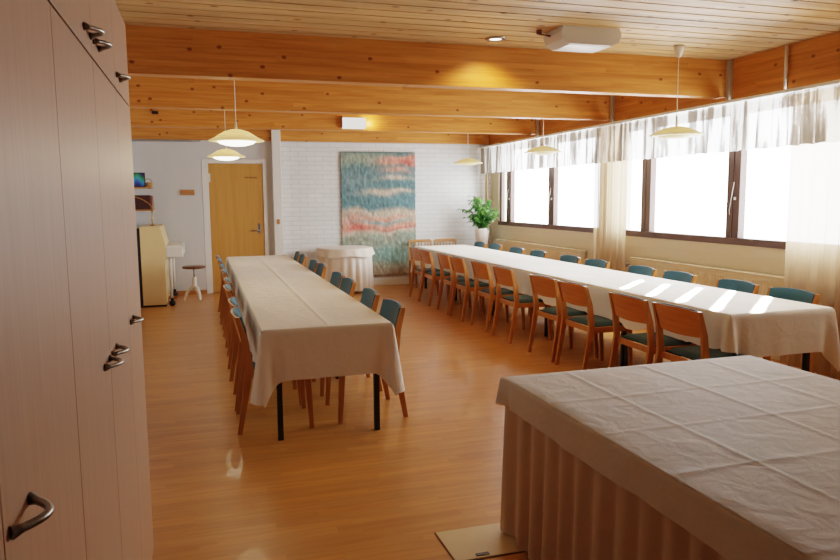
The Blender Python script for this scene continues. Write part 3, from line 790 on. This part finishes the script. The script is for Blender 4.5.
# stool
t_ = thing('piano_stool', 'adjustable stool with round brown seat and white three-legged base, in front of the piano', 'stool', (-.135, 11.38, 0))
MB().lathe([(.001, .50), (.16, .50), (.175, .51), (.175, .525), (.16, .535), (.001, .537)], n=32).build('seat', M['stoolwood'], t_)
MB().tube([(0, 0, .34), (0, 0, .50)], .013).build('screw', M['steel'], t_)
MB().lathe([(.001, .16), (.03, .16), (.035, .2), (.03, .36), (.026, .37), (.001, .37)], n=20).build('column', M['whitem'], t_)
for k in range(3):
    a = -PI / 2 + .5 + k * 2 * PI / 3
    MB().tube([(.02 * cos(a), .02 * sin(a), .21), (.07 * cos(a), .07 * sin(a), .19), (.12 * cos(a), .12 * sin(a), .12), (.15 * cos(a), .15 * sin(a), .03), (.165 * cos(a), .165 * sin(a), .012)], [.024, .024, .021, .018, .012]).build('leg', M['whitem'], t_)
# shelves
def shelf(z, d, y0, y1, label):
    t_ = thing('wall_shelf', label, 'shelf', (XL, (y0 + y1) / 2, z), 0, 'small shelves above the piano')
    L = (y1 - y0) / 2
    MB().box((.001, -L, -.02), (d, L, 0), bev=.003).build('board', M['smallwood'], t_)
    for s in (-1, 1): MB().box((.001, s * (L - .1) - .008, -.09), (.015, s * (L - .1) + .008, -.021)).box((.001, s * (L - .1) - .008, -.035), (d - .05, s * (L - .1) + .008, -.021)).build('bracket', M['whitem'], t_)
shelf(1.74, .31, 11.25, 11.85, 'upper small wooden shelf on the left wall, holding a picture and a basket')
shelf(1.41, .33, 11.2, 11.9, 'lower small wooden shelf on the left wall, holding a dark brown box')
# picture
t_ = thing('framed_picture', 'small colourful picture in a dark frame on the upper wall shelf', 'picture', (-.85, 11.32, 1.741))
fr = MB().box((-.085, 0, 0), (.085, .012, .012)).box((-.085, 0, .2), (.085, .012, .212)).box((-.085, 0, .012), (-.073, .012, .2)).box((.073, 0, .012), (.085, .012, .2)).box((-.08, .006, .01), (.08, .011, .205))
fr.build('picture_frame', M['blackm'], t_)
m = MB(); P = []; cl = []
PC = [(70, 60, 110), (60, 150, 90), (80, 170, 200), (70, 110, 200), (60, 70, 120)]
for i in range(13):
    row = []
    for k in range(11):
        u = k / 10; v_ = i / 12; row.append((-.073 + .146 * u, .004, .2 - .188 * v_)); q = min(3.99, max(0, (v_ + .18 * sin(u * 5)) * 3.9)); a = int(q)
        cl.append(S(*mixc(PC[a], PC[a + 1], q - a)))
    P.append(row)
m.grid(P); o = m.build('print', M['picture'], t_, fixn=False); ca = o.data.color_attributes.new('Col', 'FLOAT_COLOR', 'POINT')
for i, c in enumerate(cl): ca.data[i].color = c
o = MB().lathe([(.001, 0), (.05, 0), (.062, .03), (.06, .07), (.052, .07), (.05, .03), (.001, .01)], n=20).tube([(.055 * cos(PI * k / 8), 0, .065 + .06 * sin(PI * k / 8)) for k in range(9)], .006, 6).build('wicker_basket', M['wicker']); o.location = (-.735, 11.5, 1.741)
tag(o, 'tiny wicker basket with a handle beside the picture on the upper shelf', 'basket')
t_ = thing('storage_box', 'dark brown box with a pale rod across its front on the lower wall shelf', 'box', (-.82, 11.5, 1.411))
MB().box((-.13, -.22, 0), (.11, .2, .21), bev=.004).build('body', M['boxdark'], t_)
MB().tube([(-.13, -.235, .20), (0, -.235, .15), (.09, -.235, .09), (.15, -.235, -.0)], .007).build('rod', M['smallwood'], t_)
MB().box((.1105, -.2, .0), (.135, .18, .2), bev=.004).build('side_flap', M['reddish'], t_)

# ------------------------------------------------------------------ plant
t_ = thing('potted_fig', 'bushy green fig plant in a white pot in the corner by the far window', 'plant', (4.75, 11.68, 0))
MB().box((-.14, -.14, .58), (.14, .14, .61), bev=.004).build('stand_top', M['smallwood'], t_)
for sx in (-1, 1):
    for sy in (-1, 1): MB().box((sx * .115 - .015, sy * .115 - .015, 0), (sx * .115 + .015, sy * .115 + .015, .58)).build('stand_leg', M['smallwood'], t_)
MB().lathe([(.001, .612), (.095, .612), (.125, .98), (.132, 1.0), (.122, 1.0), (.115, .96), (.001, .955)], n=32).build('pot', M['pot'], t_)
MB().lathe([(.001, .962), (.112, .962)], n=24).build('soil', M['soil'], t_)
rp = random.Random(21); st = MB(); lf = MB()
def leaf(p, d, L):
    d = d.normalized(); side = d.cross(Vector((0, 0, 1)));
    if side.length < .1: side = Vector((1, 0, 0))
    side.normalize(); up = side.cross(d); W_ = L * .2; side = (side * cos(rp.uniform(-.8, .8)) + up * sin(rp.uniform(-.8, .8))).normalized()
    dr = Vector((0, 0, -1))
    a = p; b = p + d * L * .35 + dr * L * .04; c = p + d * L * .7 + dr * L * .18; e = p + d * L + dr * L * .38
    lf.add([a, b + side * W_, b, b - side * W_, c + side * W_ * .75, c, c - side * W_ * .75, e], [(0, 1, 2), (0, 2, 3), (1, 4, 5, 2), (2, 5, 6, 3), (4, 7, 5), (5, 7, 6)], True)
for s in range(26):
    a = rp.uniform(0, 2 * PI); r = rp.uniform(.08, .50); h = rp.uniform(.16, .66) * (1 - .3 * (r / .5))
    p0 = Vector((rp.uniform(-.03, .03), rp.uniform(-.03, .03), .96)); p3 = Vector((r * cos(a) - .02, r * sin(a) * .75, .98 + h))
    p3.x = min(.18, p3.x); p3.y = min(.30, p3.y)
    p1 = p0 + Vector((0, 0, h * .5)); pts = [p0, p0.lerp(p1, .6), p1.lerp(p3, .3) + Vector((0, 0, .05)), p1.lerp(p3, .7) + Vector((0, 0, .05)), p3]
    st.tube(pts, [.008, .006, .005, .004, .002], 6)
    for k in range(30):
        q = rp.uniform(.3, 1); i = min(3, int(q * 4)); pp = pts[i].lerp(pts[i + 1], q * 4 - i) + Vector((rp.uniform(-.04, .04), rp.uniform(-.04, .04), rp.uniform(-.03, .03)))
        aa = rp.uniform(0, 2 * PI); d = Vector((cos(aa), sin(aa), rp.uniform(-.5, .5)))
        if pp.x + d.x * .1 > .19 or pp.y + d.y * .1 > .42: d = Vector((-abs(d.x), -abs(d.y), d.z))
        leaf(pp, d, rp.uniform(.07, .12))
st.build('stems', M['bark'], t_); lf.build('foliage', M['leaf'], t_, fixn=False)

# ------------------------------------------------------------------ floor hatch
t_ = thing('floor_hatch', 'pale metal floor hatch with a dark grip slot beside the skirted table', 'hatch', (1.17, 2.8, 0))
MB().box((-.19, -.11, .0005), (.19, .17, .006), bev=.001).build('plate', plain('pale_plate', S(214, 188, 140), .4), t_)
MB().box((-.196, -.116, .0002), (.196, .176, .003)).build('rim', M['stoolwood'], t_)
MB().box((-.09, -.095, .0062), (-.03, -.075, .009)).build('grip_slot', M['blackm'], t_)

# ------------------------------------------------------------------ light
pass
W = bpy.data.worlds.new('World'); bpy.context.scene.world = W; W.use_nodes = True
nt = W.node_tree; bg = nt.nodes['Background']
bg.inputs[0].default_value = (.90, .95, 1.0, 1); bg.inputs[1].default_value = 14.0
def light(kind, name, loc, energy, col, rot=(0, 0, 0), **kw):
    L = bpy.data.lights.new(name, kind); L.energy = energy; L.color = col
    for k, v in kw.items(): setattr(L, k, v)
    o = bpy.data.objects.new(name, L); C.objects.link(o); o.location = loc; o.rotation_euler = rot; return o
for i, (a, b, _) in enumerate(WIN):
    o = light('AREA', 'window_portal', (XR + .25, (a + b) / 2, (ZS + ZT) / 2), 1, (1, 1, 1), (0, PI / 2, 0), shape='RECTANGLE', size=ZT - ZS, size_y=b - a)
    o.data.cycles.is_portal = True
light('POINT', 'pendant_bulb', (.325, 6.45, 1.86), 4, (1, .8, .5), shadow_soft_size=.16)
light('POINT', 'pendant_bulb', (.34, 9.4, 1.89), 4, (1, .8, .5), shadow_soft_size=.16)
light('SPOT', 'downlight_beam', (2.44, 5.72, 2.86), 30, (1, .72, .35), (0, 0, 0), spot_size=2.4, spot_blend=.6, shadow_soft_size=.04)
light('POINT', 'wall_light_bulb', (2.40, 10.09, 2.63), 2.5, (1, .75, .35), shadow_soft_size=.03)

e = math.radians(30)
for (xa, ya), (xb, yb) in [((3.70, 3.99), (4.34, 4.57)), ((3.50, 4.17), (4.30, 4.93)), ((3.53, 4.60), (4.18, 5.20)), ((3.52, 4.96), (4.08, 5.52)), ((3.57, 5.43), (4.05, 5.87))]:  # added narrow area lights outside the windows, standing in for sun streaks
    h = Vector((xb - xa, yb - ya, 0)); Lh = h.length; h.normalize(); d = Vector((-h.x * cos(e), -h.y * cos(e), -sin(e)))
    T = Vector(((xa + xb) / 2, (ya + yb) / 2, .74)); p = T - d * 4.6
    o = light('AREA', 'sun_streak_helper', p, 9, (1, .95, .85), shape='RECTANGLE', size=.02, size_y=Lh * sin(e), spread=math.radians(1.0))
    z_ = -d; x_ = z_.cross(Vector((0, 0, 1))).normalized(); y_ = z_.cross(x_)
    o.matrix_world = Matrix((x_, y_, z_)).transposed().to_4x4(); o.matrix_world.translation = p
# ------------------------------------------------------------------ camera
f, yaw, pitch, roll = 707.466, .298664, .115863, -.00843232
cam = bpy.data.cameras.new('camera'); co = bpy.data.objects.new('camera', cam); C.objects.link(co)
cam.sensor_width = 36; cam.lens = f * 36 / 840; cam.clip_start = .05; cam.clip_end = 100
fwd = Vector((sin(yaw) * cos(pitch), cos(yaw) * cos(pitch), -sin(pitch))); right = Vector((cos(yaw), -sin(yaw), 0)); up = right.cross(fwd)
r2 = right * cos(roll) + up * sin(roll); u2 = -right * sin(roll) + up * cos(roll)
mat = Matrix((r2, u2, -fwd)).transposed().to_4x4(); mat.translation = Vector((0, 0, 1.55)); co.matrix_world = mat
bpy.context.scene.camera = co
sc = bpy.context.scene
sc.view_settings.view_transform = 'Filmic'; sc.view_settings.look = 'Medium High Contrast'
sc.view_settings.exposure = 0.42
try:
    sc.cycles.use_denoising = True; sc.cycles.max_bounces = 12; sc.cycles.diffuse_bounces = 6; sc.cycles.transparent_max_bounces = 16
    sc.cycles.sample_clamp_indirect = 6
except Exception: pass
